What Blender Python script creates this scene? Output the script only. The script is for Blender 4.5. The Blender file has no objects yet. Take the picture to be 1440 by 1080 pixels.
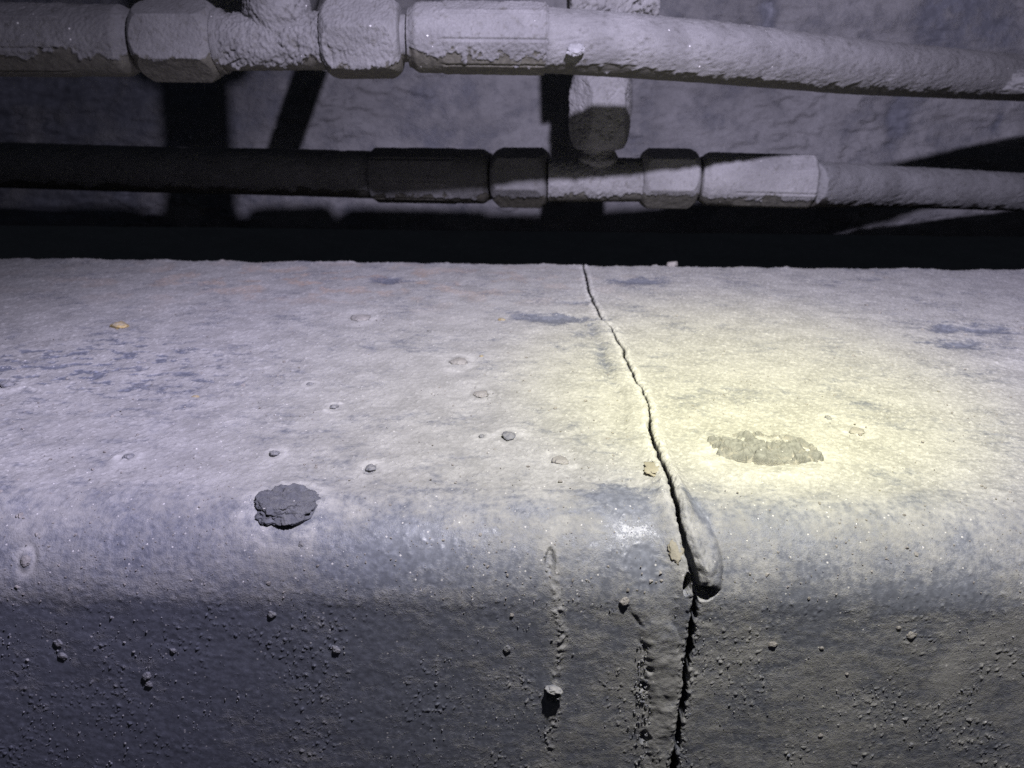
import bpy, math, random
import numpy as np
from mathutils import Matrix, Vector

random.seed(7)
RNG = np.random.default_rng(7)
R = math.radians
scene = bpy.context.scene
col = scene.collection

# ------------------------------------------------------------------ camera
CAM_H, PITCH, ROLL, FPX = 0.10, 21.0, 0.65, 1100.0       # metres above the beam top, degrees, degrees, focal length in 1440-wide pixels
cam_d = bpy.data.cameras.new("camera")
cam = bpy.data.objects.new("camera", cam_d)
col.objects.link(cam)
CM = Matrix.Rotation(R(90 - PITCH), 4, 'X') @ Matrix.Rotation(R(ROLL), 4, 'Z')
CM.translation = (0, 0, CAM_H)
cam.matrix_world = CM
cam_d.sensor_width = 36.0
cam_d.lens = 36.0 * FPX / 1440.0
cam_d.clip_start = 0.005
cam_d.clip_end = 50
cam_d.dof.use_dof = True
cam_d.dof.focus_distance = 0.215
cam_d.dof.aperture_fstop = 27.5 / 1.0       # a small opening, 1 mm across
scene.camera = cam

# ------------------------------------------------------------------ world: night, almost no ambient
w = bpy.data.worlds.new("World")
scene.world = w
w.use_nodes = True
bg = w.node_tree.nodes["Background"]
bg.inputs[0].default_value = (0.30, 0.36, 0.5, 1)
bg.inputs[1].default_value = 0.040

# ------------------------------------------------------------------ the torch: one lamp head, cool spill and warm core
LPOS = Vector((0.048, 0.089, CAM_H + 0.150))
def spot(name, target, watts, colour, size, blend, radius=0.005):
    d = bpy.data.lights.new(name, 'SPOT')
    d.energy = watts; d.color = colour; d.spot_size = R(size); d.spot_blend = blend
    d.shadow_soft_size = radius
    o = bpy.data.objects.new(name, d); col.objects.link(o)
    o.location = LPOS
    o.rotation_euler = (Vector(target) - LPOS).to_track_quat('-Z', 'Y').to_euler()
    return o
def spill(name, watts, colour, radius=0.005):
    """the torch's wide spill: strong forwards and sideways, cut off steeply downwards by the lamp's bezel"""
    d = bpy.data.lights.new(name, 'POINT'); d.energy = watts; d.color = colour; d.shadow_soft_size = radius
    d.use_nodes = True
    nt = d.node_tree; em = nt.nodes['Emission']
    tc = nt.nodes.new('ShaderNodeTexCoord'); sp = nt.nodes.new('ShaderNodeSeparateXYZ')
    mr = nt.nodes.new('ShaderNodeMapRange'); mr.interpolation_type = 'SMOOTHSTEP'
    nt.links.new(tc.outputs['Normal'], sp.inputs[0]); nt.links.new(sp.outputs['Z'], mr.inputs['Value'])
    for k, v in zip(('From Min', 'From Max', 'To Min', 'To Max'), (-0.99, -0.52, 0.37, 1.0)): mr.inputs[k].default_value = v
    # and it fades to the upper left
    sb = nt.nodes.new('ShaderNodeMath'); sb.operation = 'SUBTRACT'
    nt.links.new(sp.outputs['Z'], sb.inputs[0]); nt.links.new(sp.outputs['X'], sb.inputs[1])
    m2 = nt.nodes.new('ShaderNodeMapRange'); m2.interpolation_type = 'SMOOTHSTEP'
    nt.links.new(sb.outputs[0], m2.inputs['Value'])
    for k, v in zip(('From Min', 'From Max', 'To Min', 'To Max'), (-0.14, 0.34, 1.0, 0.22)): m2.inputs[k].default_value = v
    mu = nt.nodes.new('ShaderNodeMath'); mu.operation = 'MULTIPLY'
    nt.links.new(mr.outputs['Result'], mu.inputs[0]); nt.links.new(m2.outputs['Result'], mu.inputs[1])
    nt.links.new(mu.outputs[0], em.inputs['Strength'])
    o = bpy.data.objects.new(name, d); col.objects.link(o); o.location = LPOS
    return o
spill("torch_spill", 12.7, (0.765, 0.725, 1.0))
spot("torch_halo", (0.074, 0.240, 0.0), 2.5, (0.97, 1.0, 0.36), 70, 1.0)
spot("torch_core", (0.085, 0.262, 0.0), 3.6, (1.0, 0.97, 0.24), 38, 1.0)

scene.view_settings.view_transform = 'Standard'
scene.view_settings.look = 'None'
scene.view_settings.exposure = 0.0
scene.view_settings.gamma = 1.0
scene.render.engine = 'CYCLES'
scene.cycles.use_denoising = False
scene.cycles.max_bounces = 6

# ------------------------------------------------------------------ helpers
def ray(px, py):
    v = Vector(((px - 720) / FPX, -(py - 540) / FPX, -1.0))
    return CM.to_3x3() @ v
def at_depth(px, py, Y):
    d = ray(px, py)
    return Vector((0, 0, CAM_H)) + d * (Y / d.y)

_perm = np.random.default_rng(3).permutation(256).astype(np.int32)
_ang = np.random.default_rng(4).random(256) * 2 * np.pi
_g2 = np.stack([np.cos(_ang), np.sin(_ang)], 1).astype(np.float32)
_g3 = np.random.default_rng(5).normal(size=(256, 3)).astype(np.float32)
_g3 /= np.linalg.norm(_g3, axis=1, keepdims=True)
def _fade(t): return t * t * t * (t * (t * 6 - 15) + 10)
def n2(x, y, seed=0):
    x = np.asarray(x, np.float32) + seed * 17.37; y = np.asarray(y, np.float32) + seed * 9.71
    ix = np.floor(x).astype(np.int32); iy = np.floor(y).astype(np.int32)
    fx = x - ix; fy = y - iy; u = _fade(fx); v = _fade(fy)
    def g(i, j):
        h = _perm[(_perm[(ix + i) & 255] + iy + j) & 255]
        return _g2[h, 0] * (fx - i) + _g2[h, 1] * (fy - j)
    a = g(0, 0) * (1 - u) + g(1, 0) * u
    b = g(0, 1) * (1 - u) + g(1, 1) * u
    return (a * (1 - v) + b * v) * 1.5
def n3(p, seed=0):
    p = np.asarray(p, np.float32) + np.float32(seed * 13.37)
    ip = np.floor(p).astype(np.int32); f = p - ip; t = _fade(f)
    out = 0
    for i in (0, 1):
        for j in (0, 1):
            for k in (0, 1):
                h = _perm[(_perm[(_perm[(ip[..., 0] + i) & 255] + ip[..., 1] + j) & 255] + ip[..., 2] + k) & 255]
                gg = _g3[h]
                d = gg[..., 0] * (f[..., 0] - i) + gg[..., 1] * (f[..., 1] - j) + gg[..., 2] * (f[..., 2] - k)
                out = out + d * np.where(i, t[..., 0], 1 - t[..., 0]) * np.where(j, t[..., 1], 1 - t[..., 1]) * np.where(k, t[..., 2], 1 - t[..., 2])
    return out * 1.5
def fbm2(x, y, sc, octv=4, seed=0, gain=0.5):
    o, a = 0, 1.0
    for k in range(octv):
        o = o + a * n2(x * sc, y * sc, seed + k * 3); sc *= 2.03; a *= gain
    return o
def fbm3(p, sc, octv=4, seed=0, gain=0.5):
    o, a = 0, 1.0
    for k in range(octv):
        o = o + a * n3(p * sc, seed + k * 3); sc *= 2.03; a *= gain
    return o
def ss(a, b, x):
    t = np.clip((x - a) / (b - a), 0, 1)
    return t * t * (3 - 2 * t)

def grid_faces(nr, nc, wrap=False):
    i = np.arange(nr - 1)[:, None]; j = np.arange(nc if wrap else nc - 1)[None, :]
    j2 = (j + 1) % nc
    return np.stack([i * nc + j, i * nc + j2, (i + 1) * nc + j2, (i + 1) * nc + j], -1).reshape(-1, 4)
def mesh_np(name, verts, faces, mat, parent=None, attrs=None, normals=None, smooth=True):
    me = bpy.data.meshes.new(name)
    verts = np.ascontiguousarray(verts, np.float32); faces = np.ascontiguousarray(faces, np.int32)
    nf, k = faces.shape
    me.vertices.add(len(verts)); me.vertices.foreach_set('co', verts.ravel())
    me.loops.add(nf * k); me.loops.foreach_set('vertex_index', faces.ravel())
    me.polygons.add(nf)
    me.polygons.foreach_set('loop_start', np.arange(0, nf * k, k, dtype=np.int32))
    me.update(calc_edges=True)
    me.polygons.foreach_set('use_smooth', np.full(nf, smooth))
    for a, val in (attrs or {}).items():
        at = me.attributes.new(a, 'FLOAT', 'POINT')
        at.data.foreach_set('value', np.ascontiguousarray(val, np.float32).ravel())
    if normals is not None:
        me.normals_split_custom_set_from_vertices(np.ascontiguousarray(normals, np.float32))
    me.materials.append(mat)
    o = bpy.data.objects.new(name, me); col.objects.link(o)
    if parent: o.parent = parent
    return o
def tag(o, label=None, cat=None, group=None, kind=None):
    if label: o['label'] = label
    if cat: o['category'] = cat
    if group: o['group'] = group
    if kind: o['kind'] = kind
    return o
def empty(name, label, cat, loc=(0, 0, 0), group=None):
    o = bpy.data.objects.new(name, None); o.empty_display_size = 0.01
    o.location = loc; col.objects.link(o)
    return tag(o, label, cat, group)
def adopt(parent, *kids):
    bpy.context.view_layer.update()
    for k in kids:
        k.parent = parent
        k.matrix_parent_inverse = Matrix.Translation(parent.location).inverted()

# ------------------------------------------------------------------ materials
def dust_material(name, base, dust, base_rough=0.5, base_metal=0.0, grain=2200.0, grain_h=0.00012, warm=(0.42, 0.26, 0.15),
                  sparkle=0.5, speck=0.35, base_bump=0.25):
    m = bpy.data.materials.new(name); m.use_nodes = True
    nt = m.node_tree; N = nt.nodes; L = nt.links
    for n in list(N): N.remove(n)
    def nd(t, **kw):
        n = N.new(t)
        for k, v in kw.items(): setattr(n, k, v)
        return n
    out = nd('ShaderNodeOutputMaterial'); bs = nd('ShaderNodeBsdfPrincipled')
    L.new(bs.outputs[0], out.inputs[0])
    tc = nd('ShaderNodeTexCoord')
    def noise(scale, detail=4, rough=0.6):
        n = nd('ShaderNodeTexNoise'); n.inputs['Scale'].default_value = scale
        n.inputs['Detail'].default_value = detail; n.inputs['Roughness'].default_value = rough
        L.new(tc.outputs['Object'], n.inputs['Vector']); return n
    def mth(op, a, b=None, clamp=False):
        n = nd('ShaderNodeMath', operation=op); n.use_clamp = clamp
        for i, s in enumerate((a, b)):
            if s is None: continue
            if isinstance(s, (int, float)): n.inputs[i].default_value = s
            else: L.new(s, n.inputs[i])
        return n.outputs[0]
    def mixc(f, a, b):
        n = nd('ShaderNodeMix', data_type='RGBA')
        if isinstance(f, (int, float)): n.inputs[0].default_value = f
        else: L.new(f, n.inputs[0])
        for i, s in ((6, a), (7, b)):
            if isinstance(s, tuple): n.inputs[i].default_value = (*s, 1)
            else: L.new(s, n.inputs[i])
        return n.outputs[2]
    def ramp(f, lo, hi):
        n = nd('ShaderNodeMapRange'); n.interpolation_type = 'SMOOTHSTEP'
        n.inputs['From Min'].default_value = lo; n.inputs['From Max'].default_value = hi
        L.new(f, n.inputs['Value']); return n.outputs['Result']
    ad = nd('ShaderNodeAttribute', attribute_name='dust'); aw = nd('ShaderNodeAttribute', attribute_name='warm'); ap = nd('ShaderNodeAttribute', attribute_name='pale')
    nf = noise(grain, 3, 0.65); nm = noise(grain * 0.22, 5, 0.65); nl = noise(grain * 0.03, 5, 0.6)
    # dust cover breaks up at its own edge
    e = mth('ADD', ad.outputs['Fac'], mth('MULTIPLY', mth('SUBTRACT', nm.outputs['Fac'], 0.5), 1.1))
    e = mth('ADD', e, mth('MULTIPLY', mth('SUBTRACT', nf.outputs['Fac'], 0.5), 0.9))
    cover = ramp(e, 0.12, 0.88)
    d1 = mixc(ramp(nl.outputs['Fac'], 0.3, 0.7), tuple(c * 0.82 for c in dust), tuple(min(1, c * 1.15) for c in dust))
    d2 = mixc(mth('MULTIPLY', ramp(nf.outputs['Fac'], 0.35, 0.68), speck), d1, tuple(c * 0.45 for c in dust))
    d3 = mixc(mth('MULTIPLY', aw.outputs['Fac'], ramp(nm.outputs['Fac'], 0.3, 0.6)), d2, warm)
    d3 = mixc(mth('MULTIPLY', ap.outputs['Fac'], ramp(nf.outputs['Fac'], 0.3, 0.55), True), d3, tuple(min(1, c * 1.55) for c in dust))
    b1 = mixc(ramp(nm.outputs['Fac'], 0.35, 0.7), tuple(c * 0.8 for c in base), tuple(c * 1.25 for c in base))
    c = mixc(cover, b1, d3)
    # sparse pale mineral grains
    vo = nd('ShaderNodeTexVoronoi'); vo.inputs['Scale'].default_value = grain * 0.30
    L.new(tc.outputs['Object'], vo.inputs['Vector'])
    sel = nd('ShaderNodeSeparateColor'); L.new(vo.outputs['Color'], sel.inputs[0])
    small = mth('LESS_THAN', vo.outputs['Distance'], 0.20)
    spk = mth('MULTIPLY', small, mth('GREATER_THAN', sel.outputs[0], 1 - 0.10 * sparkle))
    c = mixc(mth('MULTIPLY', spk, 0.75), c, (0.72, 0.70, 0.66))
    L.new(c, bs.inputs['Base Color'])
    rg = nd('ShaderNodeMix', data_type='FLOAT'); L.new(cover, rg.inputs[0]); rg.inputs[2].default_value = base_rough; rg.inputs[3].default_value = 0.85
    L.new(mth('SUBTRACT', rg.outputs[0], mth('MULTIPLY', spk, 0.5), True), bs.inputs['Roughness'])
    L.new(mth('MULTIPLY', mth('SUBTRACT', 1.0, cover), base_metal), bs.inputs['Metallic'])
    sp = nd('ShaderNodeMix', data_type='FLOAT'); L.new(cover, sp.inputs[0]); sp.inputs[2].default_value = 0.5; sp.inputs[3].default_value = 0.2
    L.new(sp.outputs[0], bs.inputs['Specular IOR Level'])
    # relief: grains and soft clumps
    h = mth('ADD', mth('MULTIPLY', nf.outputs['Fac'], 1.0), mth('MULTIPLY', nm.outputs['Fac'], 1.5))
    h = mth('ADD', h, mth('MULTIPLY', spk, 0.9))
    h = mth('MULTIPLY', h, mth('ADD', mth('MULTIPLY', cover, 1.0 - base_bump), base_bump))
    bp = nd('ShaderNodeBump'); bp.inputs['Strength'].default_value = 1.0; bp.inputs['Distance'].default_value = grain_h
    L.new(h, bp.inputs['Height']); L.new(bp.outputs[0], bs.inputs['Normal'])
    return m

M_BEAM = dust_material('dusty_painted_steel', (0.168, 0.178, 0.206), (0.36, 0.355, 0.335), base_rough=0.40, grain=2600, grain_h=0.000085, sparkle=0.9, speck=0.5)
M_HOSE = dust_material('dusty_rubber', (0.055, 0.052, 0.042), (0.165, 0.162, 0.156), base_rough=0.7, grain=1700, grain_h=0.00022, sparkle=0.12)
M_FIT = dust_material('dusty_fitting_steel', (0.085, 0.08, 0.062), (0.16, 0.157, 0.152), base_rough=0.55, base_metal=0.2, grain=1700, grain_h=0.00018, sparkle=0.12)
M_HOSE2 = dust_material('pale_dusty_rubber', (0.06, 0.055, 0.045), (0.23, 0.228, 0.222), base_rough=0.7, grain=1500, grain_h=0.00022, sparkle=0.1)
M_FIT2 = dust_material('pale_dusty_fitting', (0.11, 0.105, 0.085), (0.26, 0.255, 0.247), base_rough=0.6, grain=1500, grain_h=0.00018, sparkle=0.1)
M_WALL = dust_material('dusty_back_plate', (0.155, 0.16, 0.18), (0.295, 0.29, 0.285), base_rough=0.5, grain=620, grain_h=0.0008, sparkle=0.1)
M_STONE = dust_material('dark_stone', (0.17, 0.175, 0.19), (0.30, 0.295, 0.285), base_rough=0.8, grain=2600, grain_h=0.00014, sparkle=0.3)
M_STONE2 = dust_material('dark_slag', (0.115, 0.118, 0.132), (0.21, 0.21, 0.21), base_rough=0.8, grain=2400, grain_h=0.00020, sparkle=0.3)
M_CLOD = dust_material('dry_mud', (0.185, 0.185, 0.18), (0.33, 0.315, 0.29), base_rough=0.9, grain=2600, grain_h=0.00016, sparkle=0.2)
M_PALE = dust_material('pale_stone', (0.27, 0.25, 0.23), (0.34, 0.32, 0.29), base_rough=0.7, grain=2600, grain_h=0.0001, sparkle=0.3)
M_YELLOW = dust_material('yellow_chip', (0.40, 0.29, 0.10), (0.33, 0.305, 0.24), base_rough=0.55, grain=2600, grain_h=0.00008, sparkle=0.3)
M_GROUND = dust_material('dry_soil', (0.22, 0.21, 0.20), (0.34, 0.33, 0.31), base_rough=0.9, grain=200, grain_h=0.002, sparkle=0.1)

# ------------------------------------------------------------------ the beam: flat top, rounded front edge, upright front face
YB, YA, RAD = 0.459, 0.182, 0.0212          # back edge, start of the bend, bend radius
L_TOP = YB - YA; L_ARC = RAD * math.pi / 2
def prof(v):
    """arc length from the back edge -> (y, z, normal y, normal z)"""
    v = np.asarray(v, float)
    y = np.where(v < L_TOP, YB - v, 0.0); z = np.zeros_like(y)
    a = np.clip((v - L_TOP) / RAD, 0, math.pi / 2)
    y = np.where(v >= L_TOP, YA - RAD * np.sin(a), y)
    z = np.where(v >= L_TOP, -RAD + RAD * np.cos(a), z)
    z = np.where(v > L_TOP + L_ARC, -RAD - (v - L_TOP - L_ARC), z)
    return y, z, -np.sin(a), np.cos(a)
_vv = np.linspace(0, L_TOP + L_ARC + 0.1, 4000)
_py, _pz, _, _ = prof(_vv)
def surf(px, py):
    """photo pixel -> (x, v) on the beam's skin and metres per pixel there"""
    d = ray(px, py)
    s = (CAM_H + d.z / d.y * _py) - _pz       # ray height minus skin height at that depth
    k = int(np.argmax(s > 0)) if s[0] < 0 else 0
    k = max(k, 1)
    t = s[k - 1] / (s[k - 1] - s[k] + 1e-12)
    v = _vv[k - 1] + (_vv[k] - _vv[k - 1]) * t
    y, z, _, _ = prof(v)
    x = d.x / d.y * float(y)
    dist = math.sqrt(x * x + float(y) ** 2 + (CAM_H - float(z)) ** 2)
    return x, float(v), dist / FPX

# crack line and width, read off the photograph and laid on the skin
CR = [(818, 366, 1.5), (823, 385, 3), (829, 412, 3.5), (838, 432, 3), (848, 452, 2.0), (860, 461, 1.6), (866, 475, 2.5), (877, 492, 3.4), (879, 505, 2.6), (888, 520, 4), (893, 533, 2.4), (902, 545, 2.6),
      (908, 560, 2.0), (913, 575, 1.6), (914, 590, 3.4), (914, 605, 5), (919, 622, 5.5), (928, 645, 7), (937, 668, 7), (945, 695, 7.5), (953, 725, 8), (960, 755, 8.5), (966, 780, 10), (973, 803, 13), (979, 822, 13), (977, 840, 8.5), (975, 865, 8.5),
      (971, 890, 9), (967, 920, 9.5), (964, 950, 9), (960, 985, 8.5), (955, 1015, 8), (950, 1045, 9), (946, 1080, 9), (941, 1120, 9), (930, 1200, 8)]
_c = [(*surf(a, b), wd) for a, b, wd in CR]
CV = np.array([c[1] for c in _c]); CX = np.array([c[0] for c in _c]); CG = np.array([c[2] * c[3] for c in _c])
o_ = np.argsort(CV); CV, CX, CG = CV[o_], CX[o_], CG[o_] * np.where(CV[o_] > L_TOP + L_ARC, 0.98, np.where(CV[o_] > L_TOP - 0.03, 0.80, 0.95))

# rows
LV = L_TOP + L_ARC + 0.115
vs = [0.0]
while vs[-1] < LV:
    v = vs[-1]
    if v < L_TOP: st = 0.00105 - (0.00105 - 0.00042) * (v / L_TOP)
    elif v < L_TOP + L_ARC + 0.058: st = 0.00036
    else: st = 0.0018
    vs.append(v + st)
V1 = np.array(vs)
# columns: distance from the crack's lip
def cols(limit):
    s = [0.0]; st = 0.00010
    while s[-1] < limit:
        d = s[-1]
        if d > 0.0012: st = min(st * 1.06, 0.00042)
        if d > 0.135: st = min(st * 1.05, 0.0024)
        s.append(d + st)
    return np.array(s)

feat = []      # (x, v, rx, rv, height, dust change, kind) filled below
def F(px, py, rpx, h, dust=0.0, kind='dome', asp=1.0):
    x, v, m = surf(px, py)
    feat.append((x, v, rpx * m, rpx * m * asp, h, dust, kind))

# pebble list: (px, py, width px, material key, label)
PEBBLES = [
    (522, 659, 15, 'dark', 'small dark pebble in a pale dust ring, up and right of the big stone'),
    (716, 615, 20, 'dark', 'grey pebble in the dust midway along the beam top, left of the crack'),
    (677, 614, 9, 'dark', 'tiny dark pebble just left of the grey pebble on the beam top'),
    (181, 643, 13, 'dark', 'little dark pebble on the left of the beam top, left of the big stone'),
    (13, 542, 15, 'dark', 'dark pebble at the far left side of the beam top'),
    (386, 639, 13, 'dark', 'small pebble lying right above the big dark stone'),
    (470, 573, 12, 'dark', 'small grey pebble in a dust ring on the beam top, above the dark pebble'),
    (436, 541, 9, 'dark', 'tiny grey pebble on the beam top, upper one of the pair left of centre'),
    (508, 447, 26, 'flat', 'dust covered low pebble near the back edge, left of centre'),
    (645, 509, 26, 'flat', 'dust covered round bump of a pebble in the middle of the beam top'),
    (675, 554, 22, 'flat', 'half buried flat pebble in front of the round dust covered bump'),
    (788, 648, 26, 'flat', 'buried pebble in yellowish dust, left of the crack'),
    (1165, 588, 9, 'dark', 'tiny dark pebble in the bright spot, above the mud clod'),
    (1204, 606, 20, 'flat', 'low dusty pebble in the bright spot, right of and above the mud clod'),
    (425, 765, 10, 'dark', 'tiny black pebble right under the big dark stone'),
    (36, 788, 12, 'flat', 'pale dusty crumb on the left of the rounded beam edge'),
    (1086, 906, 13, 'pale', 'pale crumb stuck on the front face, first one right of the crack'),
    (1155, 911, 8, 'pale', 'tiny pale crumb stuck on the front face, second one right of the crack'),
    (1281, 894, 14, 'pale', 'largest pale crumb at the top of the front face, far right'),
    (1263, 883, 8, 'pale', 'tiny pale crumb touching the largest crumb on the right of the front face'),
    (1191, 948, 8, 'pale', 'tiny crumb on the front face below the pale crumbs'),
    (1281, 1047, 8, 'dark', 'small crumb low on the front face at the right'),
    (1154, 1034, 8, 'pale', 'small crumb low on the front face, between crack and right side'),
    (207, 951, 15, 'dark', 'upper crumb of the stuck pair on the front face, left'),
    (210, 962, 12, 'dark', 'lower crumb of the stuck pair on the front face, left'),
    (243, 915, 10, 'dark', 'small crumb on the front face above the stuck pair'),
    (383, 864, 13, 'dark', 'crumb at the top of the front face below the big stone'),
    (472, 914, 16, 'dark', 'grey crumb on the front face, right of and below the big stone'),
    (714, 912, 14, 'dark', 'crumb on the front face with a shadow under it, left of the crumb line'),
    (720, 865, 9, 'pale', 'tiny pale crumb at the top of the front face, left of the crumb line'),
    (878, 845, 14, 'pale', 'whitish crumb on the rounded edge, left of the crack'),
    (945, 373, 16, 'pale', 'pinkish white pebble sitting on the back edge of the beam'),
    (82, 905, 13, 'dark', 'crumb on the front face at the far left, upper one'),
    (88, 922, 12, 'dark', 'crumb on the front face at the far left, lower one'),
    (275, 558, 9, 'yellow', 'tiny cream chip lying on the beam top, left of centre'),
    (168, 459, 25, 'yellow', 'yellow stone chip lying on the beam top near the back edge'),
    (705, 450, 10, 'yellow', 'tiny amber chip near the back edge beside the bluish bare patch'),
    (677, 501, 7, 'yellow', 'tiny amber chip on the beam top right of the round dusty bump'),
]
for px, py, wd, key, lab in PEBBLES:
    if key == 'flat':
        F(px, py, wd * 0.85, -0.0004, 0.35, 'ring', 1.6)
    elif key == 'dark' and py < 740:
        F(px, py, wd * 1.15, 0.00025, 0.45, 'ring', 1.3)
# the big stone and the clod: dust banked round them
F(402, 714, 54, 0.0004, 0.15, 'ring')
F(1078, 645, 86, 0.0008, 0.5, 'ring', 0.62)
# dents and bare patches on the top
F(780, 447, 60, -0.0012, -1.25, 'dome', 0.45)
F(800, 425, 45, -0.0008, -0.6, 'dome', 0.35)
F(905, 395, 48, -0.0016, -1.2, 'dome', 0.42)
F(960, 402, 26, -0.0006, -0.45, 'dome', 0.35)
F(545, 394, 28, -0.0012, -1.0, 'dome', 0.8)
F(650, 400, 24, -0.0008, -0.3, 'dome', 0.6)
F(1330, 462, 26, -0.0014, -1.1, 'dome', 0.8)
F(1345, 484, 34, -0.0014, -1.0, 'dome', 0.5)
F(1388, 463, 32, -0.0014, -1.0, 'dome', 0.6)
F(1220, 392, 26, -0.0006, -0.4, 'dome', 0.5)
F(600, 462, 40, -0.0004, -0.25, 'dome', 0.6)
F(1200, 493, 22, -0.0003, -0.3, 'dome', 0.6)
for _ in range(60):
    F(random.uniform(0, 1440), random.uniform(385, 700), random.uniform(4, 14), random.uniform(-0.0004, 0.0004), random.uniform(-0.3, 0.3), 'dome', random.uniform(0.6, 1.4))
# bluish worn areas along the bend
F(870, 700, 60, 0, -0.5, 'dome', 0.9)
F(880, 770, 70, 0, -0.22, 'dome', 0.9)
F(560, 780, 110, 0, -0.5, 'dome', 0.6)
F(740, 715, 60, 0, -0.3, 'dome', 0.5)
F(1350, 830, 90, 0, -0.3, 'dome', 0.6)
F(1150, 860, 110, 0, -0.35, 'dome', 0.35)
F(905, 792, 22, -0.0005, -0.5, 'dome', 1.2)
# pits along the crumb line and the front bead's edge
F(778, 978, 9, -0.0022, -0.3, 'pit', 1.2)
F(905, 966, 7, -0.0016, -0.2, 'pit', 1.0)
F(907, 1036, 8, -0.0020, -0.2, 'pit', 1.3)
F(914, 941, 5, -0.0009, -0.1, 'pit', 1.2)
F(774, 790, 6, -0.0012, -0.2, 'pit', 3.0)

BEADC = [(905, 850), (925, 880), (934, 930), (936, 980), (934, 1030), (928, 1080), (920, 1140)]   # front weld bead, left of the crack
LOBE = [(938, 662), (955, 700), (972, 735), (983, 765), (990, 795), (991, 812)]                  # weld lobe, right of the crack
LOBEW = [6, 19, 25, 26, 26, 22]
def poly_sv(pts): return np.array([surf(a, b)[:2] for a, b in pts]), np.array([surf(a, b)[2] for a, b in pts])

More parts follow.
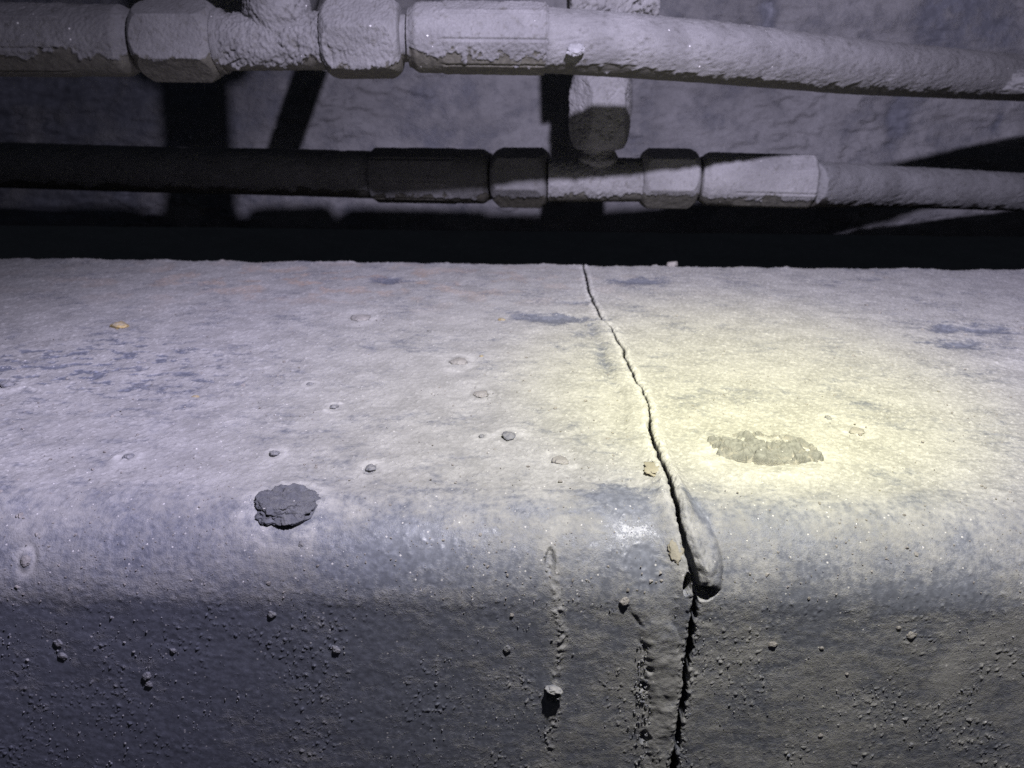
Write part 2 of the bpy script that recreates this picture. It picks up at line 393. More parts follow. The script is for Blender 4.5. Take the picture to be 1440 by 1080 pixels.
def skin(sign):
    """height, dust and warmth over one side of the crack; returns grids"""
    s = cols(0.62 if sign < 0 else 0.50)
    Vg, Sg = np.meshgrid(V1, s, indexing='ij')
    jit = fbm2(V1 * 0 + 3.1 * sign, V1, 260, 5, 11, 0.62)
    front = ss(L_TOP + L_ARC * 0.9, L_TOP + L_ARC + 0.004, V1)
    cx = np.interp(V1, CV, CX) + 0.00035 * fbm2(V1 * 0, V1, 220, 4, 21)
    g = np.interp(V1, CV, CG) * 0.5
    g = np.maximum(g * (1 + 0.28 * jit) + front * 0.00022 * jit, 0.00006)
    X = cx[:, None] + sign * (g[:, None] + Sg)
    H = np.zeros_like(X); D = np.zeros_like(X); Wm = np.zeros_like(X); PL = np.zeros_like(X)
    fr = front[:, None]
    bend = (ss(L_TOP - 0.004, L_TOP + 0.012, V1) * (1 - front))[:, None]
    # broad waves, dust clumps, grit
    lump = fbm2(X, Vg, 70, 4, 1)
    fine = fbm2(X * 0.75, Vg, 420, 3, 5)
    pat = fbm2(X, Vg * 1.0, 34, 5, 9, 0.6)
    pat2 = fbm2(X * 0.7, Vg * 1.5, 170, 5, 14, 0.6)
    top = 1 - ss(L_TOP - 0.01, L_TOP + 0.02, Vg)
    H += 0.00028 * lump * (1 - 0.6 * fr) * (1 - 0.65 * bend) + 0.00014 * fine * (1 - 0.75 * bend) * (1 - 0.65 * fr)
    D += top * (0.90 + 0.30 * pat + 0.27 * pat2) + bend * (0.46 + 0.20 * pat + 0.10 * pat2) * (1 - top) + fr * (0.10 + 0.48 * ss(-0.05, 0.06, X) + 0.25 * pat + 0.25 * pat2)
    # vertical rub marks down the bend
    rub = fbm2(X * 1.0, Vg * 0.10, 420, 3, 33)
    D += bend * 0.10 * rub
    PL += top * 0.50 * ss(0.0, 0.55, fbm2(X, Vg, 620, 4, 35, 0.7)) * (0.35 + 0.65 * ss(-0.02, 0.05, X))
    # scuffed left side of the top
    sc = np.exp(-((X + 0.165) / 0.07) ** 2 - ((Vg - 0.185) / 0.035) ** 2)
    flake = ss(0.12, 0.42, fbm2(X * 0.5, Vg, 210, 4, 41, 0.6))
    H -= sc * flake * 0.0004; D -= sc * flake * 0.95
    # front-face grit field, in drifts
    drift = ss(-0.15, 0.45, fbm2(X, Vg, 45, 3, 51))
    grit = np.maximum(fbm2(X, Vg, 900, 2, 55) - 0.42, 0)
    H += fr * drift * grit * 0.0007
    D += fr * drift * ss(0.0, 0.25, grit) * 0.25
    tgrit = np.maximum(fbm2(X, Vg, 620, 2, 57) - 0.30, 0)
    H += (1 - fr) * tgrit * 0.0007 * (1 - 0.6 * bend)
    # pinkish rust along the back edge, left
    Wm += np.exp(-((Vg - 0.045) / 0.04) ** 2) * np.exp(-((X + 0.10) / 0.12) ** 2) * ss(0.05, 0.45, fbm2(X, Vg, 60, 3, 61)) * 0.5
    # ragged back edge
    H += 0.0008 * np.exp(-Vg / 0.004) * (fbm2(X, Vg * 0, 45, 5, 71, 0.6) + 0.8 * ss(0.45, 0.8, fbm2(X, Vg * 0, 90, 2, 73)))
    # listed features
    for x, v, rx, rv, h, dd, kind in feat:
        e = ((X - x) / rx) ** 2 + ((Vg - v) / rv) ** 2
        if not (e < 9).any(): continue
        if kind == 'dome':
            k = np.exp(-1.6 * e * (1 + 0.5 * pat2)); H += h * k; D += dd * k
        elif kind == 'pit':
            k = 1 - ss(0.2, 1.3, e + 0.7 * fbm2(X, Vg, 230, 2, 131)); H += h * k; D += dd * k
        else:
            k = np.exp(-((np.sqrt(e) - 0.95) / 0.38) ** 2); H += h * k; D += dd * k * 1.0; PL += 0.40 * np.exp(-((np.sqrt(e) - 0.9) / 0.30) ** 2) * np.clip(0.7 + 1.2 * pat2, 0, 1.3)
    # crumb line down the front at x ~ 780 px
    lp, lm = poly_sv([(768, 765), (778, 800), (785, 850), (790, 900), (782, 960), (775, 1030), (768, 1090)])
    lx = np.interp(V1, lp[:, 1], lp[:, 0])[:, None]
    on = (ss(lp[0, 1] - 0.001, lp[0, 1] + 0.002, Vg) * (1 - ss(lp[-2, 1], lp[-1, 1], Vg)))
    dl = np.abs(X - lx - 0.0009 * fbm2(X * 0, Vg, 160, 3, 81))
    H += on * np.exp(-(dl / 0.0013) ** 2) * 0.0007 * np.maximum(fbm2(X, Vg, 520, 3, 83) + 0.05, 0)
    D += on * np.exp(-(dl / 0.0022) ** 2) * 0.4
    # weld: raised shoulders beside the crack, lobe on its right, lumpy bead on the front
    wv = np.interp(V1, [surf(900, 560)[1], surf(930, 640)[1], surf(950, 720)[1], surf(975, 815)[1], surf(975, 860)[1], surf(960, 960)[1]], [0, 0.5, 1, 1, 0.4, 0.3])[:, None]
    H += wv * 0.0015 * np.exp(-((Sg - 0.0012) / (0.0030 if sign < 0 else 0.0022)) ** 2)
    D += wv * np.exp(-(Sg / 0.005) ** 2) * 0.25
    # faint old weld toe left of the crack on the top
    if sign < 0:
        tv = ss(surf(850, 440)[1], surf(860, 470)[1], Vg) * (1 - ss(surf(900, 590)[1], surf(915, 640)[1], Vg))
        H -= tv * 0.0007 * np.exp(-((Sg - 0.0085) / 0.0018) ** 2)
        H += tv * 0.0006 * np.exp(-((Sg - 0.0045) / 0.0022) ** 2)
        D -= tv * 0.22 * np.exp(-((Sg - 0.0085) / 0.002) ** 2)
        # front bead
        bp, bm = poly_sv(BEADC)
        bx = np.interp(V1, bp[:, 1], bp[:, 0])[:, None]
        bo = ss(bp[0, 1] - 0.003, bp[1, 1] + 0.004, Vg)
        bw = 0.0047 * (1 + 0.30 * fbm2(X * 0, Vg, 150, 3, 91))
        q = (X - bx) / bw
        dome = np.clip(1 - np.abs(q) ** 2.6, 0, 1) ** 0.6
        lum = 1 + 0.35 * fbm2(X, Vg, 190, 3, 93)
        bead_mask = bo * np.clip(1 - np.abs(q), 0, 1)
        H += bo * dome * 0.0009 * lum
        H -= bo * 0.0002 * np.exp(-((q + 1.12) / 0.16) ** 2) * (0.5 + ss(-0.1, 0.3, fbm2(X, Vg, 240, 2, 95)))
        D += bo * dome * 0.18
        # leaf-shaped hole left of the crack foot
        hx, hv, hm = surf(965, 820)
        e = ((X - hx + (Vg - hv) * 0.10) / (5 * hm)) ** 2 + ((Vg - hv) / (14 * hm)) ** 2
        H -= 0.013 * (1 - ss(0.85, 1.1, e)); D -= (1 - ss(0.5, 1.2, e)) * 0.5
    else:
        lp, lm = poly_sv(LOBE)
        lx = np.interp(V1, lp[:, 1], lp[:, 0])[:, None]
        lw = np.interp(V1, lp[:, 1], np.array(LOBEW) * lm)[:, None]
        v0, v1 = lp[0, 1], lp[-1, 1]
        endv = v1 + 0.0030 - 0.00035 * 0
        q = np.abs((X - lx) / np.maximum(lw, 1e-5))
        capd = np.clip((Vg - (endv - 0.0035)) / 0.0035, 0, 1)
        body = ss(v0 - 0.004, v0 + 0.012, Vg) * np.clip(1 - q ** 3.2, 0, 1) ** 0.7 * np.clip(1 - capd ** 2.2, 0, 1) ** 0.5
        H += (0.0007 + 0.0015 * ss(lp[2, 1], lp[4, 1] - 0.001, Vg)) * body * (0.35 + 0.65 * ss(0.0, 0.0022, Sg)) * (1 + 0.38 * fbm2(X, Vg, 190, 4, 97)); D -= body * 0.10
        # hollow and darker blue-grey stripe along the lobe's outer flank
        fx, fv, fm = surf(982, 715)
        e = ((X - fx - (Vg - fv) * 0.35) / (10 * fm)) ** 2 + ((Vg - fv) / (34 * fm)) ** 2
        H -= 0.0010 * np.exp(-1.2 * e); D -= 1.1 * np.exp(-1.3 * e)
        # cut-off foot of the lobe
        hx, hv, hm = surf(991, 829)
        e = ((X - hx) / (17 * hm)) ** 2 + ((Vg - hv - 3 * hm + 0.02 * np.abs(X - hx)) / (10 * hm)) ** 2
        H -= 0.007 * (1 - ss(0.7, 1.05, e)); D -= (1 - ss(0.5, 1.2, e)) * 0.5
        bead_mask = body
    # crumbly lips along the front part of the crack
    lipn = np.maximum(fbm2(X, Vg, 700, 3, 101), -0.1)
    H += fr * 0.0004 * np.exp(-((Sg - 0.0005) / 0.0009) ** 2) * lipn
    H += (1 - fr) * 0.0005 * np.exp(-(Sg / 0.0012) ** 2) * fbm2(X, Vg, 500, 3, 103)
    lipo = top * np.exp(-((Sg - 0.0014) / 0.0012) ** 2)
    H += lipo * 0.0005 * np.clip(0.8 + fbm2(X, Vg, 160, 3, 141), 0, 2); PL += lipo * 0.45
    # round the lip
    H -= 0.00045 * np.exp(-Sg / 0.00016)
    y, z, ny, nz = prof(V1)
    # walls of the crack: three more columns going down
    def P(Xc, Hc): return np.stack([Xc, y[:, None] + ny[:, None] * Hc, z[:, None] + nz[:, None] * Hc], -1)
    G = P(X, H)
    wallsX = np.stack([X[:, 0] - sign * 0.00002, X[:, 0] + sign * 0.0001, X[:, 0] + sign * 0.0004], 1)
    wallsH = np.stack([H[:, 0] - 0.0009, H[:, 0] - 0.003, H[:, 0] - 0.010], 1)
    G = np.concatenate([P(wallsX, wallsH)[:, ::-1], G], 1)
    D = np.concatenate([np.repeat(D[:, :1], 3, 1) * 0.5, D], 1); Wm = np.concatenate([np.repeat(Wm[:, :1], 3, 1), Wm], 1)
    B = np.concatenate([np.zeros((len(V1), 3)), bead_mask], 1); PL = np.concatenate([np.repeat(PL[:, :1], 3, 1), PL], 1)
    # back face going down behind the back edge
    back = G[:1].copy(); rows = []
    for dz in (0.16, 0.02, 0.004):
        b = back.copy(); b[..., 2] = -dz; b[..., 1] = YB + 0.0015; rows.append(b)
    G = np.concatenate(rows + [G], 0)
    D = np.concatenate([np.repeat(D[:1], 3, 0) * 0.6, D], 0); Wm = np.concatenate([np.repeat(Wm[:1], 3, 0), Wm], 0); B = np.concatenate([np.zeros((3, B.shape[1])), B], 0); PL = np.concatenate([np.repeat(PL[:1], 3, 0), PL], 0)
    return G, D, np.clip(Wm, 0, 1), B, np.clip(PL, 0, 1)

beam = empty('steel_beam', 'long dusty painted steel beam with rounded front edge and a cracked weld across it', 'beam', (0, 0.16, -0.12))
bparts = []
for sign in (-1, 1):
    G, D, Wm, B, PL = skin(sign)
    nr, nc = G.shape[:2]
    du = np.gradient(G, axis=1); dv = np.gradient(G, axis=0)
    nrm = np.cross(dv, du) * sign * -1
    nrm /= np.linalg.norm(nrm, axis=-1, keepdims=True) + 1e-12
    faces = grid_faces(nr, nc)
    if sign > 0: faces = faces[:, ::-1]
    fc = faces
    Pv = G.reshape(-1, 3); Nv = nrm.reshape(-1, 3)
    # orient: outward normal must face up or forward
    mid = len(V1) // 3 * nc + nc // 2
    if Nv[mid, 2] < 0: Nv = -Nv
    a, b_, c_ = Pv[fc[len(fc) // 2][0]], Pv[fc[len(fc) // 2][1]], Pv[fc[len(fc) // 2][2]]
    if np.cross(b_ - a, c_ - a)[2] < 0 and True: fc = fc[:, ::-1]
    bm_ = B.reshape(-1)[fc].mean(1) > 0.22
    for part, sel in (('plate', ~bm_), ('weld_bead', bm_)):
        f = fc[sel]; used, inv = np.unique(f, return_inverse=True)
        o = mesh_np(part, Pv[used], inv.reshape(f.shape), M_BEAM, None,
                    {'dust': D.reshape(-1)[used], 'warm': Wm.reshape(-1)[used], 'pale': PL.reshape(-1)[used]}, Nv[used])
        bparts.append(o)
bparts[1]['label'] = 'lumpy weld bead running down the front face left of the crack'
bparts[3]['label'] = 'smooth weld lobe swelling right of the crack on the rounded edge'
bparts[0]['label'] = 'plate left of the crack'
bparts[2]['label'] = 'plate right of the crack'
adopt(beam, *bparts)

# skin sampler for things that lie on the beam
def on_skin(px, py, lift=0.0):
    x, v, m = surf(px, py)
    y, z, ny, nz = prof(v)
    return Vector((x, float(y) + float(ny) * lift, float(z) + float(nz) * lift)), Vector((0, float(ny), float(nz))), m

# ------------------------------------------------------------------ stones, chips and crumbs
import bmesh
_ico = {}
def ico(sub):
    if sub not in _ico:
        bm = bmesh.new(); bmesh.ops.create_icosphere(bm, subdivisions=sub, radius=1.0)
        _ico[sub] = (np.array([v.co[:] for v in bm.verts]), np.array([[v.index for v in f.verts] for f in bm.faces])); bm.free()
    return _ico[sub]
def rock(name, loc, nrm, dims, sub, mat, seed, rough=0.28, sc=1.3, dust=0.5, spin=None, facet=0.0, yaw=0.0):
    V, Fc = ico(sub)
    r = 1 + rough * fbm3(V, sc, 5 if sub > 3 else 3, seed, 0.55)
    if facet:
        rg = np.random.default_rng(seed)
        for _ in range(9):
            d = rg.normal(size=3); d /= np.linalg.norm(d)
            r = np.minimum(r, (1 - facet * rg.random()) / np.maximum(V @ d, 0.05))
    P = V * r[:, None]
    P = P * np.array(dims) * 0.5
    z = Vector(nrm); x = Vector((1, 0, 0)); x = Matrix.Rotation(yaw, 3, z) @ x; y = z.cross(x)
    Mx = np.array([[x.x, y.x, z.x], [x.y, y.y, z.y], [x.z, y.z, z.z]])
    P = P @ Mx.T
    o = mesh_np(name, P, Fc, mat, None, {'dust': np.clip(dust + 0.5 * (V[:, 2]) * 0.5 + 0.4 * fbm3(V, 2.5, 3, seed + 5), -1, 2), 'warm': np.zeros(len(V))})
    o.location = loc
    return o
NM = {'dark': ('pebble', M_STONE, 0.35), 'flat': ('pebble', M_CLOD, 0.75), 'pale': ('crumb', M_PALE, 0.6), 'yellow': ('stone_chip', M_YELLOW, 0.35)}
CATS = {'dark': 'pebble', 'flat': 'pebble', 'pale': 'crumb', 'yellow': 'stone chip'}
GR = {'dark': 'small stones on the beam', 'flat': 'small stones on the beam', 'pale': 'pale crumbs on the beam', 'yellow': 'yellow chips on the beam'}
for i, (px, py, wd, key, lab) in enumerate(PEBBLES):
    name, mat, du = NM[key]
    p, n, m = on_skin(px, py)
    fl_ = 0.6 if py > 850 else 1.0
    s = wd * m * (0.85 if py > 850 else 1.0)
    if 'crumb' in lab: name = 'crumb'
    flat = {'dark': 0.62, 'flat': 0.22, 'pale': 0.55, 'yellow': 0.42}[key]
    flat *= fl_
    asp = {'dark': 1.1, 'flat': 1.15, 'pale': 0.9, 'yellow': 0.8}[key]
    o = rock(name, p + n * s * flat * (0.10 if key != 'pale' else 0.18), n, (s, s * asp, s * flat), 4 if wd > 9 else 3, mat, 200 + i, 0.35, 1.4, du, facet=0.35, yaw=random.uniform(-0.5, 0.5))
    tag(o, lab, 'crumb' if 'crumb' in lab else CATS[key], GR[key])
# the big dark stone pressed into the bend
p, n, m = on_skin(400, 711)
o = rock('stone', p - n * 0.0004, n, (90 * m, 70 * m, 0.0056), 6, M_STONE2, 41, 0.34, 1.7, 0.2, facet=0.14, yaw=-0.15)
tag(o, 'largest dark grey stone stuck on the rounded beam edge at left', 'stone')
p, n, m = on_skin(441, 703)
# flat mud clod in the bright spot
def scab(name, px, py, wpx, hpx, mat, seed, thick):
    """a low crust lying on the skin: broken outline, grainy top, pale dust in its hollows"""
    p, n, m = on_skin(px, py)
    ny_, nx_ = 150, 240
    a = np.linspace(-0.62, 0.62, nx_) * wpx * m; x0, v0, _ = surf(px, py - hpx); _, v1, _ = surf(px, py + hpx)
    b = np.linspace(v0, v1, ny_); hv = (v1 - v0) / 2; vc = (v0 + v1) / 2
    Bg, Ag = np.meshgrid(b, a, indexing='ij')
    q = np.abs(Ag / (0.5 * wpx * m)) ** 3.2 + np.abs((Bg - vc) / (0.52 * hv)) ** 2.4 + 0.85 * fbm2(Ag, Bg, 42, 5, seed, 0.55) 
    mask = 1 - ss(0.72, 0.98, q)
    lum = fbm2(Ag, Bg, 130, 4, seed + 3, 0.55); fin = fbm2(Ag, Bg, 620, 3, seed + 7, 0.6)
    cell = np.abs(fbm2(Ag, Bg, 110, 3, seed + 11))
    H = -0.0012 + mask * (0.0012 + thick * (0.60 + 0.55 * lum + 0.07 * fin) - thick * 0.45 * np.exp(-(cell / 0.09) ** 2))
    y, z, ny, nz = prof(b)
    P = np.stack([Ag + p.x, y[:, None] + ny[:, None] * H, z[:, None] + nz[:, None] * H], -1).reshape(-1, 3)
    du = 0.18 + 0.8 * np.exp(-(cell / 0.08) ** 2) + 0.8 * (1 - mask) - 0.45 * lum + 0.4 * fin
    o = mesh_np(name, P, grid_faces(ny_, nx_)[:, ::-1], mat, None, {'dust': du, 'warm': 0 * du})
    return o
o = scab('mud_clod', 1066, 637, 176, 38, M_CLOD, 77, 0.0028)
tag(o, 'long flat grey mud clod lying in the bright yellow light spot', 'mud clod')
# yellowish flakes by the crack
for k, (px, py, wx, wy, lab) in enumerate([(919, 664, 25, 40, 'upper yellowish flake at the left lip of the crack'),
                                           (950, 776, 22, 32, 'lower yellowish flake at the left lip of the crack')]):
    p, n, m = on_skin(px, py)
    o = rock('rust_flake', p + n * (0.0011 if k < 2 else 0.0019), n, (wx * m, wy * m, 0.0012), 4, M_YELLOW if k < 2 else M_BEAM, 90 + k, 0.45, 1.6, 0.9, facet=0.3)
    tag(o, lab, 'flake', 'flakes beside the crack')
# the curled flake over the hole in the crumb line
p, n, m = on_skin(779, 966)
o = rock('paint_flake', p + n * 0.0009, n, (24 * m, 9 * m, 0.0030), 4, M_BEAM, 98, 0.4, 1.5, 0.6, facet=0.3, yaw=-0.2)
tag(o, 'raised paint flake over a black hole low on the front face', 'flake')
# loose grit: thousands of grains, nobody could count them
def grit(name, pts, mat, label):
    V, Fc = ico(1)
    VV, FF = [], []
    for k, (p, n, s) in enumerate(pts):
        q = V * (1 + 0.35 * RNG.normal(size=(len(V), 1)).clip(-1, 1)) * s * np.array([1, RNG.uniform(0.6, 1.2), RNG.uniform(0.5, 0.9)])
        a = RNG.uniform(0, 6.28); c, s_ = math.cos(a), math.sin(a)
        q = q @ np.array([[c, s_, 0], [-s_, c, 0], [0, 0, 1]])
        z = Vector(n); x = Vector((1, 0, 0)); y = z.cross(x)
        q = q @ np.array([x[:], y[:], z[:]]) + np.array(p[:])
        VV.append(q); FF.append(Fc + k * len(V))
    VV = np.concatenate(VV); FF = np.concatenate(FF)
    o = mesh_np(name, VV, FF, mat, None, {'dust': RNG.uniform(0.1, 1.0, len(VV)), 'warm': np.zeros(len(VV))}, smooth=False)
    return tag(o, label, 'grit', None, 'stuff')
pts = []
drx = np.random.default_rng(12)
while len(pts) < 1250:
    px, py = drx.uniform(-60, 1500), drx.uniform(850, 1130)
    k = float(fbm2(np.array([px / 300.0]), np.array([py / 200.0]), 2.2, 3, 5)[0])
    if drx.random() > 0.25 + 1.3 * k: continue
    p, n, m = on_skin(px, py, 0.0001)
    pts.append((p, n, m * min(0.35 + drx.exponential(0.32), 2.4)))
for _ in range(110):                                              # thick along the crack lips and the crumb line
    t = drx.random(); py = 845 + 240 * t
    cxp = np.interp(py, [840, 890, 950, 1015, 1080], [976, 971, 964, 955, 946])
    sd = drx.choice([-1, 1]); px = cxp + sd * (6 + abs(drx.normal(0, 6)))
    p, n, m = on_skin(px, py, 0.0004); pts.append((p, n, m * drx.uniform(0.6, 1.8)))
for _ in range(22):
    py = drx.uniform(770, 1040); px = np.interp(py, [765, 850, 900, 960, 1030], [770, 785, 790, 782, 775]) + drx.normal(0, 9)
    p, n, m = on_skin(px, py, 0.0002); pts.append((p, n, m * drx.uniform(0.6, 2.2)))
for _ in range(110):
    py = drx.uniform(900, 1080); px = 905 + drx.normal(0, 8)
    p, n, m = on_skin(px, py, 0.0003); pts.append((p, n, m * drx.uniform(0.7, 1.9)))
grit('grit', pts, M_BEAM, 'fine dark grit clinging in drifts to the front face of the beam')
pts = []
for _ in range(1500):
    px, py = drx.uniform(-60, 1500), 380 + 470 * drx.random() ** 0.8
    if abs(px - np.interp(py, [366, 560, 700, 820, 900], [818, 908, 946, 982, 970])) < 34: continue
    p, n, m = on_skin(px, py, 0.0001); pts.append((p, n, m * min(0.7 + drx.exponential(0.45), 3.0)))
grit('grit', pts, M_PALE, 'pale dust grains scattered over the beam top and rounded edge')

# ------------------------------------------------------------------ hoses and fittings: crusted bodies of revolution
def crust_body(name, mat, axis_pts, r_func, ns, nt, parent, seed, crust=0.0009, edge=-0.25, edge_amp=0.35, cake=1.0, caps=True, up=Vector((0, -0.42, 0.9)), hexrot=0.0, under=0.0):
    """axis_pts: list of world points; r_func(t, theta)-> radius; dust lies on the side facing up/front with a broken lower edge"""
    A = np.array([p[:] for p in axis_pts]); seg = np.linalg.norm(np.diff(A, axis=0), axis=1); cum = np.concatenate([[0], np.cumsum(seg)])
    t = np.linspace(0, 1, ns); C = np.stack([np.interp(t * cum[-1], cum, A[:, k]) for k in range(3)], 1)
    if len(A) > 2:
        for _ in range(max(2, ns // 12)):
            C[1:-1] = 0.25 * C[:-2] + 0.5 * C[1:-1] + 0.25 * C[2:]
    T = np.gradient(C, axis=0); T /= np.linalg.norm(T, axis=1, keepdims=True)
    U = np.array(up.normalized()[:]); U = U - T * (T @ U)[:, None]; U /= np.linalg.norm(U, axis=1, keepdims=True)
    S = np.cross(T, U)
    th = np.linspace(0, 2 * np.pi, nt, endpoint=False)
    Tg, Hg = np.meshgrid(t, th, indexing='ij')
    r = r_func(Tg, Hg + hexrot)
    d = U[:, None, :] * np.cos(Hg)[..., None] + S[:, None, :] * np.sin(Hg)[..., None]
    P0 = C[:, None, :] + d * r[..., None]
    facing = np.cos(Hg)
    en = fbm3(P0, 90, 4, seed, 0.6)
    en2 = fbm3(P0, 420, 3, seed + 9, 0.6)
    m = facing - edge + edge_amp * en + 0.10 * en2
    cover = ss(0.0, 0.10, m)
    lip = np.exp(-((m - 0.10) / 0.08) ** 2)
    body = 0.6 * fbm3(P0, 240, 3, seed + 4, 0.55) + 0.45 * fbm3(P0, 750, 2, seed + 24, 0.6)
    cr = np.clip(0.16 - np.abs(fbm3(P0, 120, 3, seed + 15)), 0, 1) / 0.16     # cracks in the cake
    h = cover * crust * (0.55 + cake * 0.5 * body + 0.25 * fbm3(P0, 800, 2, seed + 6)) + lip * crust * 0.35 * (0.6 + en2) - cover * crust * 0.8 * cr * ss(0.1, 0.5, fbm3(P0, 60, 2, seed + 18)) * cake
    h = h + (1 - cover) * 0.00025 * body
    P = C[:, None, :] + d * (r + h)[..., None]
    verts = P.reshape(-1, 3); faces = grid_faces(ns, nt, True)[:, ::-1]
    dust = (cover * (0.95 + 0.35 * body) + (1 - cover) * (0.06 + under + 0.25 * body) - cr * 0.25 * cover).reshape(-1)
    if caps:
        verts = np.concatenate([verts, C[:1], C[-1:]]); n0 = ns * nt
        j = np.arange(nt); j2 = (j + 1) % nt
        q0 = np.stack([np.full(nt, n0), j, j2, j2], 1); q1 = np.stack([np.full(nt, n0 + 1), (ns - 1) * nt + j2, (ns - 1) * nt + j, (ns - 1) * nt + j], 1)
        # caps as thin triangles written in a second mesh pass
        faces3 = np.concatenate([q0[:, :3], q1[:, :3]])
        tri = np.concatenate([faces[:, [0, 1, 2]], faces[:, [0, 2, 3]], faces3])
        faces = tri; dust = np.concatenate([dust, [0.1, 0.1]])
    o = mesh_np(name, verts, faces, mat, parent, {'dust': dust, 'warm': np.zeros(len(verts))})
    return o
def r_tube(r): return lambda t, th: np.full_like(t, r)
def r_hex(a, cham=0.17):
    def f(t, th):
        k = np.mod(th, math.pi / 3) - math.pi / 6
        edge = np.minimum(t, 1 - t)
        lim = a * (0.80 + 0.37 * np.clip(edge / cham, 0, 1) ** 0.62)
        return np.minimum(a / np.cos(k), lim) * (0.86 + 0.14 * np.clip(edge / 0.025, 0, 1) ** 0.5)
    return f
def r_ferrule(r, step=0.72, rev=False, flats=8):
    def f(t, th):
        s = 1 - t if rev else t                        # s=0 at the hose end, 1 at the nut end
        k = np.mod(th, 2 * math.pi / flats) - math.pi / flats
        fl = r * (1 - 0.5 * 0.0) * np.cos(math.pi / flats) / np.cos(k) * 1.02
        groove = np.exp(-(np.abs(k) - math.pi / flats) ** 2 / 0.0012)
        crimp = fl - 0.0013 * groove
        collar = np.full_like(t, r * 0.955)
        b = ss(step - 0.015, step + 0.03, s)
        out = crimp * (1 - b) + collar * b
        out = out * (1 - 0.16 * ss(0.93, 1.0, s)) * (1 - 0.10 * (1 - ss(0.0, 0.03, s)))
        return out
    return f
def seg(p0, p1, Y0, Y1): return [at_depth(*p0, Y0), at_depth(*p1, Y1)]

P1, P2, WALL_Y = 0.375, 0.50, 0.72
k1 = P1 / (FPX * math.cos(R(21)) ) * 1.0   # rough metres per pixel at the upper line
def mpp(Y, py):                             # metres per pixel across the view at depth Y along the picture row py
    return Y / ray(720, py).y / FPX
u_ = mpp(P1, 58); l_ = mpp(P2, 250)

# upper line, left hose end
t = empty('hydraulic_hose', 'upper left hose end with cracked mud on its ferrule, cut by the left picture side', 'hydraulic hose', at_depth(0, 58, P1), 'hydraulic hoses')
kids = [crust_body('ferrule', M_FIT, seg((-70, 57), (193, 59), P1, P1), r_ferrule(48 * u_, 0.66), 150, 220, None, 11, 0.0010, 0.02, 0.30, 0.45, hexrot=R(12)),
        crust_body('rubber_hose', M_HOSE, [at_depth(-700, 20, 0.33), at_depth(-300, 48, 0.36), at_depth(-62, 57, P1)], r_tube(43 * u_), 120, 90, None, 12, 0.0012, -0.2, 0.3),
        crust_body('nut', M_FIT, seg((196, 58), (310, 59), P1, P1), r_hex(47 * u_), 120, 220, None, 13, 0.0006, -0.05, 0.10, 0.35, hexrot=R(30)),
        crust_body('washer', M_FIT, seg((309, 59), (316, 59), P1, P1), r_tube(42 * u_), 14, 90, None, 14, 0.0006, -0.2, 0.2, 0.5)]
adopt(t, *kids)
# upper tee
t = empty('tee_fitting', 'upper tee fitting caked in rough mud with its branch pointing up', 'tee fitting', at_depth(385, 60, P1), 'tee fittings')
def stem_r(r0, r1, tc=0.22):
    return lambda tt, th: r0 * (0.86 + 0.14 * np.clip(tt / 0.12, 0, 1)) + (r1 - r0) * np.exp(-((tt - tc) / 0.10) ** 2) * np.clip(tt / 0.12, 0, 1)
kids = [crust_body('barrel', M_FIT, seg((306, 61), (458, 60), P1, P1), r_tube(36 * u_), 120, 150, None, 21, 0.0019, -0.40, 0.30, 1.1),
        crust_body('branch', M_FIT, [at_depth(392, 58, P1), at_depth(386, -120, P1 + 0.006), at_depth(380, -200, P1 + 0.01)], stem_r(37 * u_, 43 * u_, 0.16), 140, 150, None, 22, 0.0019, -0.8, 0.3, 1.1),
        crust_body('branch_nut', M_FIT, [at_depth(381, -165, P1 + 0.008), at_depth(372, -330, P1 + 0.02)], r_hex(62 * u_), 60, 120, None, 23, 0.0012, -0.5, 0.2)]
adopt(t, *kids)
# upper line, right hose
t = empty('hydraulic_hose', 'upper right grey hose nearest the lens, dust caked on top, sagging to the right', 'hydraulic hose', at_depth(575, 55, P1), 'hydraulic hoses')
HP = [(764, 58, P1), (860, 64, P1 + 0.003), (1000, 75, P1 + 0.018), (1200, 95, P1 + 0.060), (1330, 104, P1 + 0.105), (1440, 111, P1 + 0.145), (1700, 126, 0.60), (2100, 150, 0.66)]
kids = [crust_body('nut', M_FIT, seg((456, 56), (566, 55), P1, P1), r_hex(46.5 * u_), 120, 220, None, 31, 0.0011, -0.36, 0.10, 0.9, hexrot=R(10)),
        crust_body('collar', M_FIT, seg((562, 55), (580, 55), P1, P1), r_tube(30 * u_), 12, 60, None, 32, 0.0008, -0.3, 0.2),
        crust_body('ferrule', M_FIT, seg((576, 54), (770, 56), P1, P1), r_ferrule(47 * u_, 0.74, True), 150, 220, None, 33, 0.0010, -0.22, 0.34, 0.5, hexrot=R(22)),
        crust_body('rubber_hose', M_HOSE, [at_depth(a, b, Y) for a, b, Y in HP], r_tube(41.5 * u_), 480, 190, None, 34, 0.0011, -0.40, 0.28, 0.75)]
adopt(t, *kids)
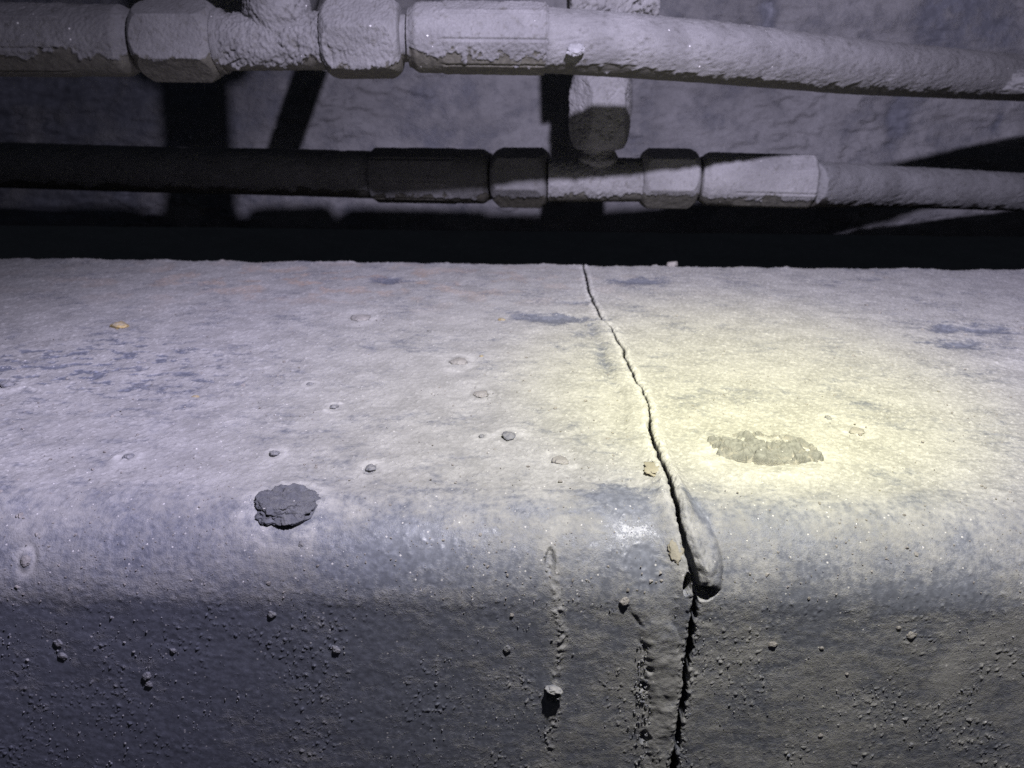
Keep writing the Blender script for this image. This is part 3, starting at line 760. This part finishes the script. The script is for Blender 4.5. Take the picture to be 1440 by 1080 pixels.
# lower line, left hose in shade
t = empty('hydraulic_hose', 'lower left hose lying in shadow below the upper line', 'hydraulic hose', at_depth(526, 247, P2), 'hydraulic hoses')
kids = [crust_body('rubber_hose', M_HOSE, [at_depth(-500, 215, 0.57), at_depth(-150, 228, 0.55), at_depth(200, 239, 0.545), at_depth(400, 243, 0.535), at_depth(532, 247, P2 + 0.027)], r_tube(33.5 * l_), 160, 90, None, 41, 0.0010, -0.3, 0.25),
        crust_body('ferrule', M_FIT, seg((526, 247), (691, 249), P2 + 0.027, P2 + 0.014), r_ferrule(39.5 * l_, 0.70), 110, 160, None, 42, 0.0008, -0.3, 0.3, 0.5, hexrot=R(22)),
        crust_body('nut', M_FIT, seg((694, 250), (773, 251), P2 + 0.011, P2 + 0.004), r_hex(36.5 * l_), 90, 160, None, 43, 0.0007, -0.3, 0.15, 0.4, hexrot=R(40))]
adopt(t, *kids)
# lower tee with its branch rising behind the upper hose
t = empty('tee_fitting', 'lower tee fitting with a muddy branch nut rising behind the upper hose', 'tee fitting', at_depth(838, 255, P2), 'tee fittings')
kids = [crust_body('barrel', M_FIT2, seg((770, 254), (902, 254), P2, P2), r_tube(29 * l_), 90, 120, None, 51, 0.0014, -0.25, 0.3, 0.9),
        crust_body('branch', M_FIT2, [at_depth(840, 252, P2), at_depth(842, 190, P2)], stem_r(20 * l_, 27 * l_, 0.45), 50, 80, None, 52, 0.0022, -0.9, 0.3, 1.4),
        crust_body('branch_nut', M_FIT2, [at_depth(842, 210, P2), at_depth(846, 98, P2)], r_hex(37 * l_, 0.30), 100, 160, None, 53, 0.0013, -0.9, 0.3, 0.9, hexrot=R(20)),
        crust_body('branch_pipe', M_FIT2, [at_depth(846, 110, P2), at_depth(850, 20, P2)], r_tube(30 * l_), 50, 80, None, 54, 0.0022, -0.9, 0.3, 1.4),
        crust_body('elbow', M_FIT2, [at_depth(800, 2, P2 + 0.002), at_depth(922, -4, P2 + 0.004)], r_tube(24 * l_), 60, 90, None, 55, 0.0040, -0.9, 0.3, 1.6)]
adopt(t, *kids)
# lower line, right hose
t = empty('hydraulic_hose', 'lower right hose lit along its front, running out to the right behind the beam', 'hydraulic hose', at_depth(985, 252, P2), 'hydraulic hoses')
HP = [(1134, 260, P2), (1250, 263, P2 + 0.055), (1440, 271, P2 + 0.110), (1700, 284, P2 + 0.165), (2100, 300, P2 + 0.19)]
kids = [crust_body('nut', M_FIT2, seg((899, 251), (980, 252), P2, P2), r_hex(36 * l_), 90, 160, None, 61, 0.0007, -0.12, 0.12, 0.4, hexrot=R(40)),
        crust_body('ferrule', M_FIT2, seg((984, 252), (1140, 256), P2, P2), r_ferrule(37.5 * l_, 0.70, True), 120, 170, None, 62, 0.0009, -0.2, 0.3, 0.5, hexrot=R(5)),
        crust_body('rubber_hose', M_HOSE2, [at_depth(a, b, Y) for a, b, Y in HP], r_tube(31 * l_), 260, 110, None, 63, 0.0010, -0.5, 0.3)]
adopt(t, *kids)
# slanted rod rising behind the upper nut
rod = crust_body('slanted_rod', M_FIT, [at_depth(442, 92, P2), at_depth(487, -37, P2), at_depth(530, -160, P2), at_depth(600, -340, P2)], r_tube(0.0085), 80, 50, None, 71, 0.0010, -0.5, 0.3)
tag(rod, 'thin slanted rod rising out of the picture behind the upper nut', 'rod')
# mud lumps on the upper hose
q = at_depth(1408, 120, P1 + 0.130); 
o = rock('mud_lump', q + Vector((0, -0.011, 0.001)), Vector((0, -0.8, 0.6)), (0.026, 0.013, 0.013), 5, M_HOSE, 301, 0.40, 1.5, 1.0, facet=0.15)
tag(o, 'pale mud lump stuck on the upper right hose at the right side', 'mud lump')
q = at_depth(806, 76, P1)
o = rock('mud_lump', q + Vector((0, -0.0150, 0.001)), Vector((0, -0.9, 0.4)), (0.0075, 0.0055, 0.003), 5, M_HOSE2, 303, 0.4, 1.6, 1.0, facet=0.15)
tag(o, 'small white mud lump on the upper right hose beside its ferrule', 'mud lump')

# ------------------------------------------------------------------ the plate behind
nx, nz = 900, 300
xs = np.linspace(-1.0, 1.1, nx); zs = np.linspace(-0.026, 0.42, nz)
Zg, Xg = np.meshgrid(zs, xs, indexing='ij')
rid = fbm2(Xg * 0.6, Zg * 1.7, 55, 4, 204, 0.6)
Hh = 0.0016 * fbm2(Xg, Zg, 9, 4, 201) + 0.0030 * ss(0.10, 0.32, rid) * ss(0.0, 0.4, fbm2(Xg, Zg, 6, 2, 208)) + 0.0026 * fbm2(Xg * 0.55, Zg * 1.6, 38, 4, 203, 0.6) * ss(-0.2, 0.4, fbm2(Xg, Zg, 5, 2, 207)) + 0.0006 * fbm2(Xg, Zg, 130, 2, 205)
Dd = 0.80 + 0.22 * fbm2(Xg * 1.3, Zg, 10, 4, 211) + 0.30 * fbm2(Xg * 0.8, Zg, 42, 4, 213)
Dd -= 0.75 * (1 - ss(-0.55, -0.02, Xg)) * (0.8 + 0.5 * fbm2(Xg, Zg, 25, 4, 219))  # left side toned darker, standing in for the torchlight fading there
for px, py, rx, rz, dd in [(1080, 18, 12, 40, -0.7), (1262, 165, 16, 45, -0.7), (1340, 15, 45, 40, -0.7), (1400, 40, 30, 30, -0.6), (1404, 175, 8, 20, -0.6), (90, 120, 120, 22, -0.6), (600, 130, 24, 20, -0.3)]:
    c = at_depth(px, py, WALL_Y); s = mpp(WALL_Y, py)
    Dd += dd * np.exp(-((Xg - c.x) / (rx * s)) ** 2 - ((Zg - c.z) / (rz * s)) ** 2) * (1 + 0.8 * fbm2(Xg, Zg, 60, 3, 217))
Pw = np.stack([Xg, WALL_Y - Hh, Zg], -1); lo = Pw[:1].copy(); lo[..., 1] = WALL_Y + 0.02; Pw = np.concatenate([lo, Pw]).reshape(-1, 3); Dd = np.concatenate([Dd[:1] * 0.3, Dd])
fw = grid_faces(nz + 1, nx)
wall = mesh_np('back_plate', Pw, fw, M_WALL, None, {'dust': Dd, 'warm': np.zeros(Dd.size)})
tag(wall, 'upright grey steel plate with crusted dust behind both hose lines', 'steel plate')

# ground far below, seen only from the side
gx = np.linspace(-8, 8, 60); gy = np.linspace(-4, 10, 60)
Gy, Gx = np.meshgrid(gy, gx, indexing='ij')
gz = -0.60 + 0.03 * fbm2(Gx, Gy, 1.5, 4, 301)
gnd = mesh_np('ground', np.stack([Gx, Gy, gz], -1).reshape(-1, 3), grid_faces(60, 60), M_GROUND, None, {'dust': 0.5 + 0 * gz, 'warm': 0 * gz})
tag(gnd, None, None, None, 'structure')
